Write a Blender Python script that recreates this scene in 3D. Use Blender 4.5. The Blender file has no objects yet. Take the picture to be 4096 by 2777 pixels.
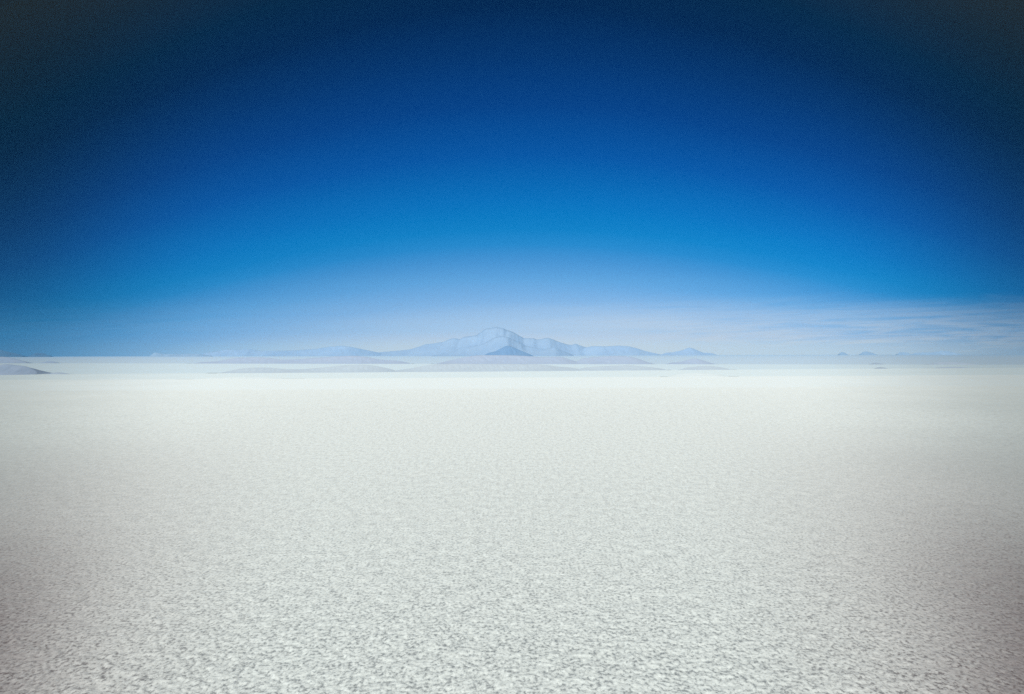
import bpy, math
import numpy as np
from mathutils import Vector, Matrix

sc = bpy.context.scene
col = sc.collection
R = math.radians

# ------------------------------------------------------------------ camera
H = 10.0                       # eye height above the salt, metres
FPX = 4096 * 24.0 / 36.0       # focal length in photo pixels
cam_d = bpy.data.cameras.new('camera')
cam_d.lens = 24.0
cam_d.sensor_width = 36.0
cam_d.clip_start = 0.1
cam_d.clip_end = 60000.0
cam = bpy.data.objects.new('camera', cam_d)
col.objects.link(cam)
PITCH = math.atan(29.0 / FPX)
ROLL = math.atan(9.0 / 4096.0)
cam.matrix_world = (Matrix.Translation((0, 0, H))
                    @ Matrix.Rotation(R(90) + PITCH, 4, 'X')
                    @ Matrix.Rotation(-ROLL, 4, 'Z'))
sc.camera = cam
CM = cam.matrix_world.to_3x3()


def ray(px, py):
    return CM @ Vector(((px - 2048.0) / FPX, (1388.5 - py) / FPX, -1.0))


def ground_at(px, py):
    d = ray(px, py)
    t = -H / d.z
    return Vector((d.x * t, d.y * t, 0.0))


def at_depth(px, py, Y):
    d = ray(px, py)
    t = Y / d.y
    return d.x * t, H + d.z * t


# ------------------------------------------------------------------ noise
def _hash(ix, iy, seed):
    n = (ix.astype(np.int64) * 374761393 + iy.astype(np.int64) * 668265263 + seed * 974634721) & 0xFFFFFFFF
    n = ((n ^ (n >> 13)) * 1274126177) & 0xFFFFFFFF
    n = n ^ (n >> 16)
    return (n & 0xFFFF).astype(np.float32) * (2 * math.pi / 65536.0)


def gnoise(x, y, seed=0):
    x0 = np.floor(x); y0 = np.floor(y)
    fx = (x - x0).astype(np.float32); fy = (y - y0).astype(np.float32)
    u = fx * fx * fx * (fx * (fx * 6 - 15) + 10)
    v = fy * fy * fy * (fy * (fy * 6 - 15) + 10)

    def g(ix, iy, dx, dy):
        a = _hash(ix, iy, seed)
        return np.cos(a) * dx + np.sin(a) * dy
    n00 = g(x0, y0, fx, fy); n10 = g(x0 + 1, y0, fx - 1, fy)
    n01 = g(x0, y0 + 1, fx, fy - 1); n11 = g(x0 + 1, y0 + 1, fx - 1, fy - 1)
    return 1.4 * ((n00 * (1 - u) + n10 * u) * (1 - v) + (n01 * (1 - u) + n11 * u) * v)


def mesh_grid(name, P, wrap=False):
    """P: (rows, cols, 3) array -> quad mesh."""
    nr, nc = P.shape[:2]
    idx = np.arange(nr * nc).reshape(nr, nc)
    if wrap:
        idx = np.concatenate([idx, idx[:, :1]], axis=1)
    q = np.stack([idx[:-1, :-1], idx[:-1, 1:], idx[1:, 1:], idx[1:, :-1]], -1).reshape(-1, 4)
    me = bpy.data.meshes.new(name)
    me.vertices.add(nr * nc)
    me.vertices.foreach_set('co', P.reshape(-1).astype(np.float32))
    me.loops.add(q.size)
    me.loops.foreach_set('vertex_index', q.reshape(-1).astype(np.int32))
    me.polygons.add(len(q))
    me.polygons.foreach_set('loop_start', (np.arange(len(q)) * 4).astype(np.int32))
    me.polygons.foreach_set('use_smooth', np.ones(len(q), dtype=bool))
    me.update(calc_edges=True)
    return me


def link(name, me, mat, label, category, kind='structure', group=None):
    o = bpy.data.objects.new(name, me)
    if mat:
        me.materials.append(mat)
    col.objects.link(o)
    o['kind'] = kind
    o['label'] = label
    o['category'] = category
    if group:
        o['group'] = group
    return o


# ------------------------------------------------------------------ node helpers
class NT:
    def __init__(self, tree):
        self.t = tree; self.n = tree.nodes; self.l = tree.links

    def put(self, sock, v):
        if v is None:
            return
        if isinstance(v, bpy.types.NodeSocket):
            self.l.new(v, sock)
        else:
            sock.default_value = v

    def math(self, op, a, b=None, c=None, clamp=False):
        n = self.n.new('ShaderNodeMath'); n.operation = op; n.use_clamp = clamp
        self.put(n.inputs[0], a); self.put(n.inputs[1], b); self.put(n.inputs[2], c)
        return n.outputs[0]

    def vmath(self, op, a, b=None, out=0):
        n = self.n.new('ShaderNodeVectorMath'); n.operation = op
        self.put(n.inputs[0], a); self.put(n.inputs[1], b)
        return n.outputs[out]

    def noise(self, vec, scale, detail=2.0, rough=0.5, dist=0.0):
        n = self.n.new('ShaderNodeTexNoise')
        self.put(n.inputs['Vector'], vec)
        n.inputs['Scale'].default_value = scale
        n.inputs['Detail'].default_value = detail
        n.inputs['Roughness'].default_value = rough
        n.inputs['Distortion'].default_value = dist
        return n.outputs['Fac']

    def step(self, v, a, b, lo=0.0, hi=1.0):
        n = self.n.new('ShaderNodeMapRange'); n.interpolation_type = 'SMOOTHSTEP'
        self.put(n.inputs['Value'], v)
        n.inputs['From Min'].default_value = a; n.inputs['From Max'].default_value = b
        n.inputs['To Min'].default_value = lo; n.inputs['To Max'].default_value = hi
        return n.outputs[0]

    def mix(self, f, a, b, blend='MIX'):
        n = self.n.new('ShaderNodeMix'); n.data_type = 'RGBA'; n.blend_type = blend
        self.put(n.inputs[0], f); self.put(n.inputs[6], a); self.put(n.inputs[7], b)
        return n.outputs[2]

    def ramp(self, f, stops):
        n = self.n.new('ShaderNodeValToRGB')
        e = n.color_ramp.elements
        e[0].position = stops[0][0]; e[0].color = stops[0][1]
        e[1].position = stops[-1][0]; e[1].color = stops[-1][1]
        for p, c in stops[1:-1]:
            k = e.new(p); k.color = c
        self.put(n.inputs[0], f)
        return n.outputs[0]


def lin(r, g, b):
    f = lambda c: (c / 255 / 12.92) if c <= 10.3 else ((c / 255 + .055) / 1.055) ** 2.4
    return (f(r), f(g), f(b), 1.0)


def new_mat(name):
    m = bpy.data.materials.new(name); m.use_nodes = True
    nt = NT(m.node_tree)
    bsdf = m.node_tree.nodes['Principled BSDF']
    return m, nt, bsdf


# ------------------------------------------------------------------ sun and sky
SUN_EL, SUN_AZ = 46.0, 197.0           # azimuth clockwise from +Y: behind the camera, a little left
sd = Vector((math.sin(R(SUN_AZ)) * math.cos(R(SUN_EL)), math.cos(R(SUN_AZ)) * math.cos(R(SUN_EL)), math.sin(R(SUN_EL))))
sun_d = bpy.data.lights.new('sun', 'SUN')
sun_d.energy = 5.0
sun_d.angle = R(0.5)
sun_d.color = (1.0, 0.97, 0.93)
sun = bpy.data.objects.new('sun', sun_d)
sun.rotation_euler = sd.to_track_quat('Z', 'Y').to_euler()
sun.location = (0, -200, 300)
col.objects.link(sun)

world = bpy.data.worlds.new('World')
sc.world = world
world.use_nodes = True
w = NT(world.node_tree)
bg = world.node_tree.nodes['Background']
tc = w.n.new('ShaderNodeTexCoord')
D = w.vmath('NORMALIZE', tc.outputs['Generated'])
sep = w.n.new('ShaderNodeSeparateXYZ'); w.l.new(D, sep.inputs[0])
dx, dy, dz = sep.outputs
comb = w.n.new('ShaderNodeCombineXYZ')
w.l.new(dx, comb.inputs[0]); w.l.new(dy, comb.inputs[1])
w.l.new(w.math('MAXIMUM', dz, 0.012), comb.inputs[2])
sky = w.n.new('ShaderNodeTexSky')
sky.sky_type = 'NISHITA'
sky.sun_disc = False
sky.sun_elevation = R(SUN_EL)
sky.sun_rotation = R(SUN_AZ)
sky.altitude = 3650.0
sky.air_density = 1.0
sky.dust_density = 0.3
sky.ozone_density = 1.5
w.l.new(comb.outputs[0], sky.inputs[0])
# direction-dependent depth of the blue: palest low over the peaks, deep navy up and to either side
yy = w.math('MAXIMUM', dy, 0.42)
az = w.math('DIVIDE', w.math('SUBTRACT', dx, 0.02), yy)
az2 = w.math('MULTIPLY', az, az)
el = w.math('DIVIDE', w.math('MAXIMUM', dz, 0.0), yy)
A_ = 7.6e-8 * FPX * FPX
B_ = 7.9e-5 * FPX
tt = w.math('ADD', w.math('MULTIPLY', el, w.math('MULTIPLY_ADD', az2, A_, 1.0)), w.math('MULTIPLY', az2, B_))
SKY_STOPS = [   # (pixels of elevation in the photograph, colour there)
    (0, (230, 233, 235)), (45, (218, 227, 236)), (110, (188, 212, 236)), (210, (136, 183, 229)), (300, (100, 165, 221)),
    (380, (70, 147, 210)), (440, (36, 136, 204)), (500, (8, 127, 198)), (560, (0, 119, 193)), (618, (0, 110, 187)),
    (800, (0, 82, 162)), (1000, (0, 60, 132)), (1200, (0, 46, 105)), (1400, (0, 32, 77)), (1600, (2, 32, 64)),
    (1850, (20, 34, 50)), (2200, (40, 44, 43)), (2800, (22, 28, 32))]
# brightness of the clear sky texture (times 0.1) ahead of the camera at those elevations
TAB = [(0, (.91, 1.0, .963)), (34, (.889, 1.0, .968)), (66, (.777, .969, .984)), (130, (.593, .820, .970)), (194, (.469, .692, .915)),
       (290, (.351, .547, .809)), (450, (.241, .393, .647)), (610, (.181, .301, .527)), (770, (.144, .243, .441)),
       (930, (.119, .202, .376)), (1090, (.101, .173, .327)), (1250, (.0887, .152, .291)), (1400, (.0798, .137, .265)), (2800, (.05, .09, .18))]
TMAX = 2800.0
tn = w.math('DIVIDE', tt, TMAX / FPX, clamp=True)
target = w.ramp(tn, [(p / TMAX, lin(*c)) for p, c in SKY_STOPS])
edge = w.step(az2, 0.16, 0.62, 1.0, 0.50)
target = w.mix(1.0, target, edge, 'MULTIPLY')
# thin cirrus veil low on the right
mp = w.n.new('ShaderNodeCombineXYZ')
w.put(mp.inputs[0], w.math('MULTIPLY', az, 4.0)); w.put(mp.inputs[1], w.math('MULTIPLY_ADD', el, 46.0, w.math('MULTIPLY', az, -2.6))); w.put(mp.inputs[2], 3.7)
cn = w.noise(mp.outputs[0], 1.0, 6.0, 0.62, 0.9)
mq = w.n.new('ShaderNodeCombineXYZ')
w.put(mq.inputs[0], w.math('MULTIPLY', az, 9.0)); w.put(mq.inputs[1], w.math('MULTIPLY_ADD', el, 190.0, w.math('MULTIPLY', az, -6.0))); w.put(mq.inputs[2], 1.3)
cf = w.noise(mq.outputs[0], 1.0, 5.0, 0.6, 0.7)
cm = w.math('MULTIPLY_ADD', cf, 0.35, w.math('MULTIPLY', cn, 0.65))
cir = w.math('MULTIPLY_ADD', w.step(cm, 0.36, 0.60), 0.72, 0.28)
cir = w.math('MULTIPLY', cir, w.step(az, -0.12, 0.28, 0.12, 1.0))
cir = w.math('MULTIPLY', cir, w.step(w.math('MULTIPLY_ADD', cn, 0.05, el), 0.040, 0.118, 1.0, 0.0))
cir = w.math('MAXIMUM', cir, w.math('MULTIPLY', w.step(el, 0.0, 0.045, 0.90, 0.0), w.step(az, -0.50, 0.15, 0.20, 1.0)))
veil = w.mix(1.0, lin(220, 222, 223), edge, 'MULTIPLY')
target = w.mix(w.math('MULTIPLY', cir, 0.9), target, veil)
tab = w.ramp(w.math('DIVIDE', el, TMAX / FPX, clamp=True), [(p / TMAX, c + (1,)) for p, c in TAB])
grade = w.vmath('DIVIDE', target, tab)
w.l.new(w.vmath('MULTIPLY', sky.outputs[0], grade), bg.inputs['Color'])
bg.inputs['Strength'].default_value = 0.1

# ------------------------------------------------------------------ edge lines of the painted haze bands (photo pixels, left end - right end)
LINES = {'far': ((0, 1453), (4096, 1459)), 'mid': ((0, 1499), (4096, 1471)),
         'near': ((0, 1521), (4096, 1500)), 'first': ((0, 1564), (4096, 1544))}


def line_fn(nt, xy, key):
    a = ground_at(*LINES[key][0]); b = ground_at(*LINES[key][1])
    d = (b - a).normalized()
    n = Vector((-d.y, d.x, 0))
    if n.y < 0:
        n = -n
    return nt.math('SUBTRACT', nt.vmath('DOT_PRODUCT', xy, tuple(n), out=1), n.dot(a))


# ------------------------------------------------------------------ salt flat
m_salt, s, b = new_mat('salt_crust')
tcs = s.n.new('ShaderNodeTexCoord')
xyz = tcs.outputs['Object']
sp = s.n.new('ShaderNodeSeparateXYZ'); s.l.new(xyz, sp.inputs[0])
flat = s.n.new('ShaderNodeCombineXYZ'); s.l.new(sp.outputs[0], flat.inputs[0]); s.l.new(sp.outputs[1], flat.inputs[1])
xy = flat.outputs[0]
# crust mottling: white crystals with greyish damp pits between
X_, Y_ = sp.outputs[0], sp.outputs[1]
rad = s.vmath('LENGTH', xy, None, out=1)
stretch = s.vmath('MULTIPLY', xy, (1.0, 0.8, 1.0))
n1 = s.noise(stretch, 7.5, 5.0, 0.62, 0.15)
n2 = s.noise(stretch, 1.9, 4.0, 0.6, 0.4)
n3 = s.noise(xy, 0.09, 5.0, 0.55)
nn = s.math('ADD', s.math('MULTIPLY', n1, 0.75), s.math('MULTIPLY', n2, 0.25))
# vignette painted into the crust: pale wedge ahead, darker and redder to either side
big = s.noise(xy, 0.035, 4.0, 0.6)
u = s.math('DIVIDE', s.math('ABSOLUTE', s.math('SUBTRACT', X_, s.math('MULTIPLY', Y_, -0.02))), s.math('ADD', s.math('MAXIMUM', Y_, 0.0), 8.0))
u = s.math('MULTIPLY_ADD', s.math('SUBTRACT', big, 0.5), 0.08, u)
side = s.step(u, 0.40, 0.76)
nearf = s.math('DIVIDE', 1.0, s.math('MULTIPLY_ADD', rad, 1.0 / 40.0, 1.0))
vign = s.math('MULTIPLY', s.step(u, 0.20, 0.62), s.step(rad, 14.0, 125.0, 1.0, 0.0))
nearp = s.math('DIVIDE', 1.0, s.math('MULTIPLY_ADD', rad, 1.0 / 70.0, 1.0))
pit_amt = s.math('MULTIPLY_ADD', s.math('MULTIPLY', nearp, nearp), 1.75, 0.02, clamp=True)
pit = s.math('MULTIPLY', s.math('MULTIPLY_ADD', s.step(nn, 0.36, 0.52, 1.0, 0.0), 0.66, s.step(nn, 0.42, 0.68, 0.34, 0.0)), pit_amt)
crust_col = s.mix(s.math('MULTIPLY', nearf, 0.62), (0.865, 0.938, 0.912, 1), (0.515, 0.575, 0.56, 1))  # crust colour darkens toward the viewpoint
crust_col = s.mix(s.math('MULTIPLY', vign, 0.60), crust_col, (0.28, 0.225, 0.232, 1))
# deepest, reddish corner vignette painted on both flanks close by
vign_corner = s.math('MULTIPLY', s.step(s.math('MULTIPLY_ADD', s.math('SUBTRACT', n2, 0.5), 0.25, u), 0.40, 0.70), s.step(rad, 18.0, 56.0, 0.97, 0.0))
crust_col = s.mix(vign_corner, crust_col, (0.125, 0.086, 0.095, 1))
pits = s.mix(vign, (0.225, 0.255, 0.265, 1), (0.085, 0.055, 0.058, 1))
base = s.mix(pit, crust_col, pits)
# wind-combed grain, long in the direction of view, where the single pits grow too small to see
n4 = s.noise(s.vmath('MULTIPLY', xy, (1.0, 0.33, 1.0)), 3.2, 5.0, 0.65)
n5 = s.noise(s.vmath('MULTIPLY', xy, (1.0, 0.12, 1.0)), 1.3, 4.0, 0.65)
g4 = s.math('MULTIPLY', s.step(n4, 0.34, 0.56, 1.0, 0.0), s.math('MULTIPLY', s.step(rad, 18.0, 55.0), s.step(rad, 90.0, 260.0, 0.50, 0.14)))
g5 = s.math('MULTIPLY', s.step(n5, 0.34, 0.56, 1.0, 0.0), s.math('MULTIPLY', s.step(rad, 50.0, 130.0), s.step(rad, 200.0, 420.0, 0.16, 0.0)))
base = s.mix(s.math('ADD', g4, g5), base, (0.46, 0.49, 0.485, 1))
base = s.mix(s.step(n3, 0.35, 0.70, 0.0, 0.06), base, (0.70, 0.73, 0.71, 1))
# stepped, bluer haze bands painted into the salt farther out
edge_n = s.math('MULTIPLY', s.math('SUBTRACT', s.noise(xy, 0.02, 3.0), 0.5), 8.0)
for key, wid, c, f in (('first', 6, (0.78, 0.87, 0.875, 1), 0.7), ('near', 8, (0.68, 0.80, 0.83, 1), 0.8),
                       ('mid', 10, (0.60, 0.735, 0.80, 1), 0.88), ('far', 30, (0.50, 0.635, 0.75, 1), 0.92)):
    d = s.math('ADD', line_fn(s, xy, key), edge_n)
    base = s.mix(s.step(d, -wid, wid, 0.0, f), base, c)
base = s.mix(s.math('MULTIPLY', side, 0.85), base, (0.48, 0.50, 0.51, 1), 'MULTIPLY')  # vignette at the sides multiplied into the salt colour
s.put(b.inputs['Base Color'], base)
b.inputs['Roughness'].default_value = 0.75
b.inputs['Specular IOR Level'].default_value = 0.25
bm1 = s.n.new('ShaderNodeBump'); s.put(bm1.inputs['Strength'], s.math('MULTIPLY', nearf, 0.55)); bm1.inputs['Distance'].default_value = 0.12
s.l.new(nn, bm1.inputs['Height'])
bm2 = s.n.new('ShaderNodeBump'); s.put(bm2.inputs['Strength'], s.math('MULTIPLY', nearf, 0.5)); bm2.inputs['Distance'].default_value = 0.03
s.l.new(s.noise(xy, 11.0, 3.0, 0.6), bm2.inputs['Height']); s.l.new(bm1.outputs[0], bm2.inputs['Normal'])
s.l.new(bm2.outputs[0], b.inputs['Normal'])

# radial sheet, finest where the eye stands
px = 0.65
rr = [0.02, 4.0, 8.0, 11.0, 13.0]
while rr[-1] < 150.0:
    r0 = rr[-1]
    rr.append(r0 + min(max(px * (r0 * r0 + H * H) / (H * FPX / 4), 0.03), 0.5))
while rr[-1] < 6000.0:
    rr.append(rr[-1] * 1.03)
rr = np.array(rr)
fine = np.arange(-46, 46.001, 0.062)
coarse = np.arange(46.5, 313.6, 0.5)
th = np.radians(np.concatenate([fine, coarse]))
X = rr[:, None] * np.sin(th)[None, :]
Y = rr[:, None] * np.cos(th)[None, :]
Z = np.zeros_like(X, dtype=np.float32)
dr = np.gradient(rr)[:, None]
for wl, amp, seed in ((1.3, 0.02, 1), (0.45, 0.020, 2), (0.23, 0.026, 3), (0.12, 0.013, 4)):
    k = np.clip(wl / (2.2 * dr) - 0.6, 0, 1)
    rows = np.where(k[:, 0] > 0)[0]
    n = gnoise(X[rows] / wl + 0.35 * gnoise(X[rows] / wl * .6, Y[rows] / wl * .6, seed + 20), Y[rows] / (wl * 1.3), seed)
    Z[rows] += (amp * k[rows]) * n
nfine = len(fine)
Z[:, nfine:] *= 0.0
wfade = np.clip((46 - np.abs(fine)) / 3.0, 0, 1)
Z[:, :nfine] *= wfade[None, :]
P = np.stack([X, Y, Z], -1)
me = mesh_grid('salt_flat', P[:, ::-1], wrap=True)
ground = link('salt_flat', me, m_salt, 'white crusted salt flat with grey pitted grain reaching to the horizon', 'salt flat')


# ------------------------------------------------------------------ mountains and hills
def rock_mat(name, c_hi, c_lo, scale):
    m, r, bs = new_mat(name)
    t = r.n.new('ShaderNodeTexCoord')
    o = t.outputs['Object']
    f = r.noise(r.vmath('MULTIPLY', o, (1.0, 0.5, 1.8)), scale, 5.0, 0.6, 0.5)
    c = r.mix(r.step(f, 0.35, 0.68), c_lo, c_hi)
    r.put(bs.inputs['Base Color'], c)
    bs.inputs['Roughness'].default_value = 0.95
    bs.inputs['Specular IOR Level'].default_value = 0.1
    return m


M_FAR = rock_mat('blue_far_rock', (0.33, 0.445, 0.59, 1), (0.295, 0.41, 0.56, 1), 0.012)  # far rocks: distance haze painted into the pale blue base colours
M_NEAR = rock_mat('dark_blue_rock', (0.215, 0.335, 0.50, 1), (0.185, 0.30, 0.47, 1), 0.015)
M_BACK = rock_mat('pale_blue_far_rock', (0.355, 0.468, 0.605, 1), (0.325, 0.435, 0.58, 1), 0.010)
M_EDGE = rock_mat('vignette_blue_rock', (0.085, 0.145, 0.225, 1), (0.07, 0.125, 0.20, 1), 0.03)  # darker rock for the left end, vignette painted into its colour
M_DIM = rock_mat('vignette_mauve_rock', (0.24, 0.31, 0.41, 1), (0.21, 0.28, 0.375, 1), 0.08)  # dimmed for the left edge slopes, vignette put into the colour
M_SIDE = rock_mat('grey_blue_rise', (0.30, 0.37, 0.45, 1), (0.27, 0.34, 0.42, 1), 0.1)  # rise colour lowered to match the painted side darkening
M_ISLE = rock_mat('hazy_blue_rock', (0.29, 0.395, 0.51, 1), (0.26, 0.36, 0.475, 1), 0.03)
M_BAND1 = rock_mat('haze_blue_rock', (0.37, 0.46, 0.59, 1), (0.35, 0.44, 0.575, 1), 0.08)  # faintness from haze painted into the rise colour
M_BAND2 = rock_mat('haze_pale_rock', (0.44, 0.535, 0.61, 1), (0.42, 0.51, 0.59, 1), 0.15)  # paler again, more haze put into the colour
M_BAND3 = rock_mat('salt_toned_rise', (0.61, 0.69, 0.71, 1), (0.59, 0.67, 0.69, 1), 0.2)  # rise colour faded close to the salt around it


def hill(name, pts, depth, mat, label, group=None, seed=1, rough=0.10, thick=2.2, category='hill'):
    """Ridge whose crest stands at `depth` metres (or along a band line) with the given outline."""
    pts = sorted(pts)
    xs = np.array([p[0] for p in pts], float); ys = np.array([p[1] for p in pts], float)
    n = int(max(24, (xs[-1] - xs[0]) / 2.5))
    qx = np.linspace(xs[0], xs[-1], n)
    qy = np.interp(qx, xs, ys)
    sg = (16.0 if isinstance(depth, str) else 3.5) / (qx[1] - qx[0])
    kk = np.exp(-0.5 * (np.arange(-int(3 * sg) - 1, int(3 * sg) + 2) / sg) ** 2)
    qy = np.convolve(np.pad(qy, len(kk) // 2, mode='edge'), kk / kk.sum(), 'valid')
    if isinstance(depth, str):
        a = ground_at(*LINES[depth][0]); bq = ground_at(*LINES[depth][1])
        ac, bc = (0, a), (4096, bq)
        dep = np.array([ground_at(q, LINES[depth][0][1] + (LINES[depth][1][1] - LINES[depth][0][1]) * q / 4096.).y for q in qx])
    else:
        dep = np.full(n, float(depth))
    crest = [at_depth(q, yv, d) for q, yv, d in zip(qx, qy, dep)]
    wx = np.array([c[0] for c in crest]); wz = np.maximum(np.array([c[1] for c in crest]), 0.0)
    hm = wz.max()
    # ragged crest
    L = hm * 1.3
    jag = gnoise(wx / (L * .22), wx * 0 + seed, seed) * .6 + gnoise(wx / (L * .09), wx * 0 + seed, seed + 3) * .4
    wz = wz * (1 + rough * jag)
    band = isinstance(depth, str)
    if band:
        thick = 4.5
    half = hm * thick * np.sqrt(np.clip(wz / hm, 0.02, 1))
    nv = 31
    v = np.linspace(-1, 1, nv)
    Wx = np.repeat(wx[None, :], nv, 0)
    off = gnoise(wx / (L * 1.5), wx * 0 + seed * 3.1, seed + 7) * hm * 0.5
    Yo = v[:, None] * half[None, :]
    fall = np.clip(1 - np.abs(v), 0, 1)[:, None] ** 1.15
    spur = gnoise((Wx + Yo * .25) / (L * .35), Yo / (L * 1.2), seed + 11) + .5 * gnoise((Wx - Yo * .2) / (L * .14), Yo / (L * .6), seed + 13)
    body = np.clip(1 + (0.08 if band else 0.085) * spur * (np.abs(v)[:, None] * 2.4).clip(0, 1), 0.2, 1.6)
    Zz = wz[None, :] * fall * body
    Zz = np.minimum(Zz, wz[None, :] * (1 - 0.25 * np.abs(v)[:, None]))
    Zz[0, :] = -0.3; Zz[-1, :] = -0.3; Zz[:, 0] = np.minimum(Zz[:, 0], -0.3); Zz[:, -1] = np.minimum(Zz[:, -1], -0.3)
    # front foot of the ridge touches the band line
    front = half if isinstance(depth, str) else half * 0
    P = np.stack([Wx, dep[None, :] + front[None, :] * 0.5 + Yo + off[None, :] * (0 if isinstance(depth, str) else 1), Zz], -1)
    c0 = np.array([P[..., 0].mean(), P[..., 1].mean(), 0.0])
    me = mesh_grid(name, P - c0)
    o = link(name, me, mat, label, category, group=group)
    o.location = c0
    return o


B0 = 1425
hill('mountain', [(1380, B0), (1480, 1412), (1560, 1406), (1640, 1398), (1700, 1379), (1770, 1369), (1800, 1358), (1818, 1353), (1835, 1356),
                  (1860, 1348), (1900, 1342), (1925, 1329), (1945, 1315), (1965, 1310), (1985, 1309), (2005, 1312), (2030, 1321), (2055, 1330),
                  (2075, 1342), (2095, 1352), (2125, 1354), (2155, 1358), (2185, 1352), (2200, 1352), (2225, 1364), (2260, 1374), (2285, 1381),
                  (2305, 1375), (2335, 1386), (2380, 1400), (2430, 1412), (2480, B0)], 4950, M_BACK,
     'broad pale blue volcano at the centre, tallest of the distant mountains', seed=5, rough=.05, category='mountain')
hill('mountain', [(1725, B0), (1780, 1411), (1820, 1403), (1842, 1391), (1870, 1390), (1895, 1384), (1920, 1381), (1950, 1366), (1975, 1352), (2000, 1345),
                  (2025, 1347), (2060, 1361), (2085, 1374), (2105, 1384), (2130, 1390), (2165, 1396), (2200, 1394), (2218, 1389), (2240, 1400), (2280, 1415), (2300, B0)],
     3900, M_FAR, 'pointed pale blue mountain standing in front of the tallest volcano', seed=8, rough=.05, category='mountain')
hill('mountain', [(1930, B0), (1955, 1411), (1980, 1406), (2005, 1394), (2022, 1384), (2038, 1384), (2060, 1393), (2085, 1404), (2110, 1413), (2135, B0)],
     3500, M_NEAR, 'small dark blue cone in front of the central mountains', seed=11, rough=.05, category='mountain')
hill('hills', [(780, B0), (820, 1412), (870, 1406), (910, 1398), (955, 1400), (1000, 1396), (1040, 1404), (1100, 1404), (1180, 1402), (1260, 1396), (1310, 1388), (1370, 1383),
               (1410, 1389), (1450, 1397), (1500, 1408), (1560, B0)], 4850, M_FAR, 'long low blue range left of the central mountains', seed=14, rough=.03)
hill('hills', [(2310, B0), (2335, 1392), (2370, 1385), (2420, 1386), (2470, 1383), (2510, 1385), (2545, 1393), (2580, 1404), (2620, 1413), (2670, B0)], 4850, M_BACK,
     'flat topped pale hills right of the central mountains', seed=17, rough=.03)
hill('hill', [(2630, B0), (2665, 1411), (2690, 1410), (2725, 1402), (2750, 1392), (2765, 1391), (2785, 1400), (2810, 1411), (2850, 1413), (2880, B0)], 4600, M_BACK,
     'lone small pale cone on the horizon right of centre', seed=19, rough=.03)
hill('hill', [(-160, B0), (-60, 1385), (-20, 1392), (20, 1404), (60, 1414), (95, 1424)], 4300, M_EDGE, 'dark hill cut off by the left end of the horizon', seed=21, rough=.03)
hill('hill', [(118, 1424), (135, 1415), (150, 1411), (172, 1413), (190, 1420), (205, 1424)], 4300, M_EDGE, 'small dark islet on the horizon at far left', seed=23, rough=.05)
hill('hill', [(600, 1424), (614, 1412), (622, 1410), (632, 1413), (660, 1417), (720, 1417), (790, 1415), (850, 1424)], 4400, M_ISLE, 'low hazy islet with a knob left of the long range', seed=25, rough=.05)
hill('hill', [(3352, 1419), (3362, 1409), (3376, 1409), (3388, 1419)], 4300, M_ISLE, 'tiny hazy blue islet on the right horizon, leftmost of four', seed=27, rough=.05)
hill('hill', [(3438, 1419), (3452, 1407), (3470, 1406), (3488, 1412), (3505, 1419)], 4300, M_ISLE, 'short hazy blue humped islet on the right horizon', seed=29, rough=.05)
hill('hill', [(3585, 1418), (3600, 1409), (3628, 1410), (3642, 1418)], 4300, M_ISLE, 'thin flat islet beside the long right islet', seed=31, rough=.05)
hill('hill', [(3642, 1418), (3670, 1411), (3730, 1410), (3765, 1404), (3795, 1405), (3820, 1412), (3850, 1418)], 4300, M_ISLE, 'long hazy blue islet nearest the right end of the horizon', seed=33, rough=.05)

# first nearer row: repeats of the mountains as low rises, paled by painted haze
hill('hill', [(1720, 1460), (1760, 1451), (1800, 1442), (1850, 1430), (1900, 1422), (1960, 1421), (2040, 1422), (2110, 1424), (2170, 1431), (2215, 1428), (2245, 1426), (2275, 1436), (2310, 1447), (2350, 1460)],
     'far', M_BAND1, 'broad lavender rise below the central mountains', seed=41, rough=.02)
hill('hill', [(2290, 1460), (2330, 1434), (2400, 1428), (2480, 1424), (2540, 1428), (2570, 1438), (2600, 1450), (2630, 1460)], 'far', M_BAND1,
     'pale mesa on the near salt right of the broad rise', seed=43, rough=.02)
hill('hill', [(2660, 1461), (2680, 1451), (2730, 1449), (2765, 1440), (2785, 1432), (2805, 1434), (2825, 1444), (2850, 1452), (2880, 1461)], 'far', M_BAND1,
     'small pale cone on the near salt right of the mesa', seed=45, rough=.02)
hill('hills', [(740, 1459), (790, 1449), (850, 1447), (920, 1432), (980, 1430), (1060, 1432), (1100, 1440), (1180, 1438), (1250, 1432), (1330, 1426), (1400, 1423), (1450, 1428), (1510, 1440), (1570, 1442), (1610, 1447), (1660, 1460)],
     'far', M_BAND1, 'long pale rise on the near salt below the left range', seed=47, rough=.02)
hill('hill', [(-120, 1460), (-50, 1425), (0, 1430), (40, 1440), (90, 1450), (130, 1460)], 'far', M_DIM, 'lavender slope at the left edge below the horizon', seed=49, rough=.02)
hill('hill', [(140, 1460), (170, 1445), (190, 1442), (220, 1450), (250, 1460)], 'far', M_DIM, 'small mound right of the left edge slope', seed=51, rough=.03)
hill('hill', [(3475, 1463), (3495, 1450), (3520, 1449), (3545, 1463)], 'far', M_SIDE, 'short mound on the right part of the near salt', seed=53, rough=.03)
hill('hill', [(3690, 1464), (3730, 1454), (3790, 1447), (3830, 1449), (3900, 1455), (3940, 1464)], 'far', M_SIDE, 'long low mound close to the right edge', seed=55, rough=.03)

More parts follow.
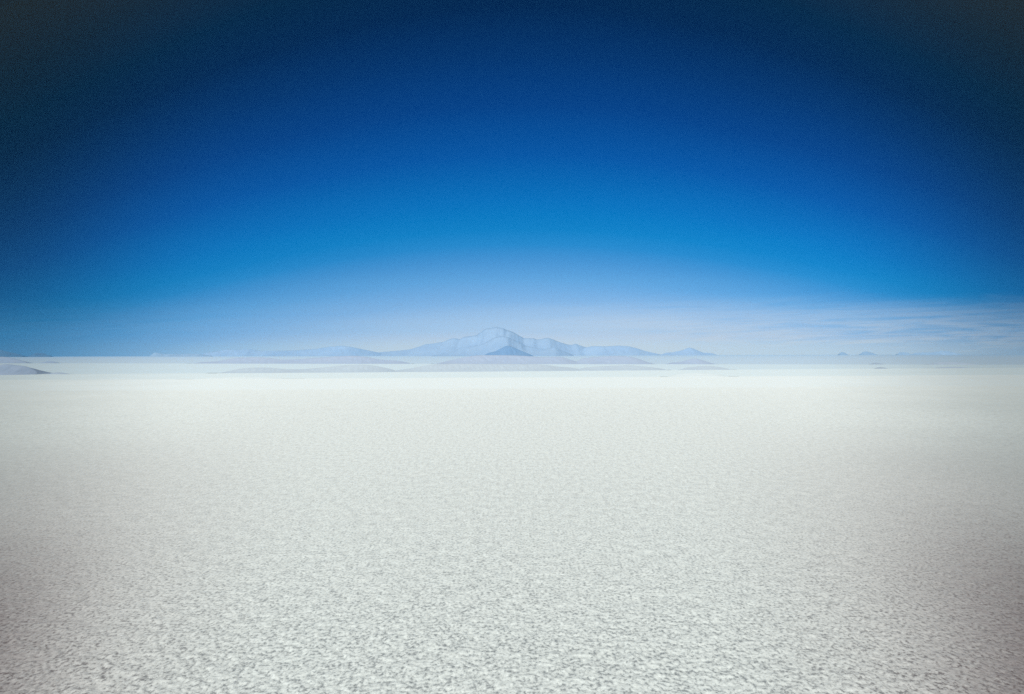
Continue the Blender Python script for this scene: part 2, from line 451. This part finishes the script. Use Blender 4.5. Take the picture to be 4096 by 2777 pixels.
# second nearer row
hill('hill', [(1500, 1500), (1570, 1484), (1640, 1474), (1710, 1461), (1780, 1456), (1900, 1457), (2050, 1457), (2180, 1460), (2230, 1468), (2300, 1472), (2360, 1488)], 'mid', M_BAND2,
     'very pale broad rise below the lavender rise', seed=61, rough=.02)
hill('hill', [(2280, 1490), (2330, 1472), (2420, 1466), (2520, 1462), (2580, 1467), (2650, 1474), (2690, 1488)], 'mid', M_BAND2, 'very pale flat rise below the mesa', seed=63, rough=.02)
hill('hill', [(2710, 1486), (2740, 1472), (2790, 1468), (2815, 1464), (2860, 1466), (2900, 1471), (2950, 1486)], 'mid', M_BAND2, 'very pale low mound below the small cone', seed=65, rough=.02)
hill('hills', [(820, 1502), (880, 1491), (940, 1476), (980, 1472), (1060, 1472), (1130, 1479), (1200, 1478), (1280, 1472), (1340, 1465), (1420, 1460), (1460, 1461), (1520, 1470), (1570, 1480), (1620, 1500)],
     'mid', M_BAND2, 'very pale long rise below the long rise on the left', seed=67, rough=.02)
hill('hill', [(-120, 1505), (-60, 1455), (0, 1463), (40, 1465), (80, 1476), (115, 1488), (150, 1505)], 'mid', M_DIM, 'mauve grey slope lowest at the left edge', seed=69, rough=.02)
hill('hill', [(170, 1505), (200, 1490), (230, 1489), (260, 1494), (300, 1505)], 'mid', M_SIDE, 'faint mound beside the mauve slope', seed=71, rough=.03)
hill('hill', [(3490, 1482), (3510, 1468), (3540, 1468), (3570, 1482)], 'mid', M_SIDE, 'faint short mound on the middle salt at right', seed=73, rough=.03)
hill('hill', [(3690, 1482), (3740, 1472), (3820, 1467), (3880, 1471), (3940, 1482)], 'mid', M_SIDE, 'faint long mound on the middle salt at far right', seed=75, rough=.03)
# third row
hill('hill', [(700, 1524), (830, 1512), (950, 1509), (1080, 1511), (1220, 1524)], 'near', M_BAND3, 'barely visible salt-toned rise below the left range', seed=81, rough=.02)
hill('hill', [(2640, 1515), (2720, 1497), (2780, 1493), (2860, 1496), (2960, 1515)], 'near', M_BAND3, 'barely visible salt-toned rise below the pale mounds at right', seed=83, rough=.02)

# ------------------------------------------------------------------ haze
def box(name, lo, hi):
    vs = [(x, y, z) for x in (lo[0], hi[0]) for y in (lo[1], hi[1]) for z in (lo[2], hi[2])]
    fs = [(0, 1, 3, 2), (4, 6, 7, 5), (0, 4, 5, 1), (2, 3, 7, 6), (0, 2, 6, 4), (1, 5, 7, 3)]
    me = bpy.data.meshes.new(name); me.from_pydata(vs, [], fs); me.update()
    return me


m_h = bpy.data.materials.new('haze_air'); m_h.use_nodes = True
h = NT(m_h.node_tree)
for nd in list(h.n):
    if nd.type == 'BSDF_PRINCIPLED':
        h.n.remove(nd)
pv = h.n.new('ShaderNodeVolumePrincipled')
pv.inputs['Color'].default_value = (0.10, 0.50, 0.95, 1)
pv.inputs['Density'].default_value = 0.33 / 5000.0
h.l.new(pv.outputs[0], [n for n in h.n if n.type == 'OUTPUT_MATERIAL'][0].inputs['Volume'])
hz = link('haze', box('haze', (-6200, -6200, -1.5), (6200, 6200, 216)), m_h, 'pale blue haze over the salt flat', 'haze', kind='stuff')

# ------------------------------------------------------------------ render settings
sc.view_settings.view_transform = 'Standard'
sc.view_settings.look = 'None'
sc.view_settings.exposure = 0.0
sc.view_settings.gamma = 1.0
sc.view_settings.use_curve_mapping = False
sc.cycles.volume_bounces = 1
sc.cycles.max_bounces = 6
sc.cycles.use_denoising = False
sc.cycles.denoising_input_passes = 'RGB_ALBEDO_NORMAL'
sc.cycles.denoising_prefilter = 'ACCURATE'
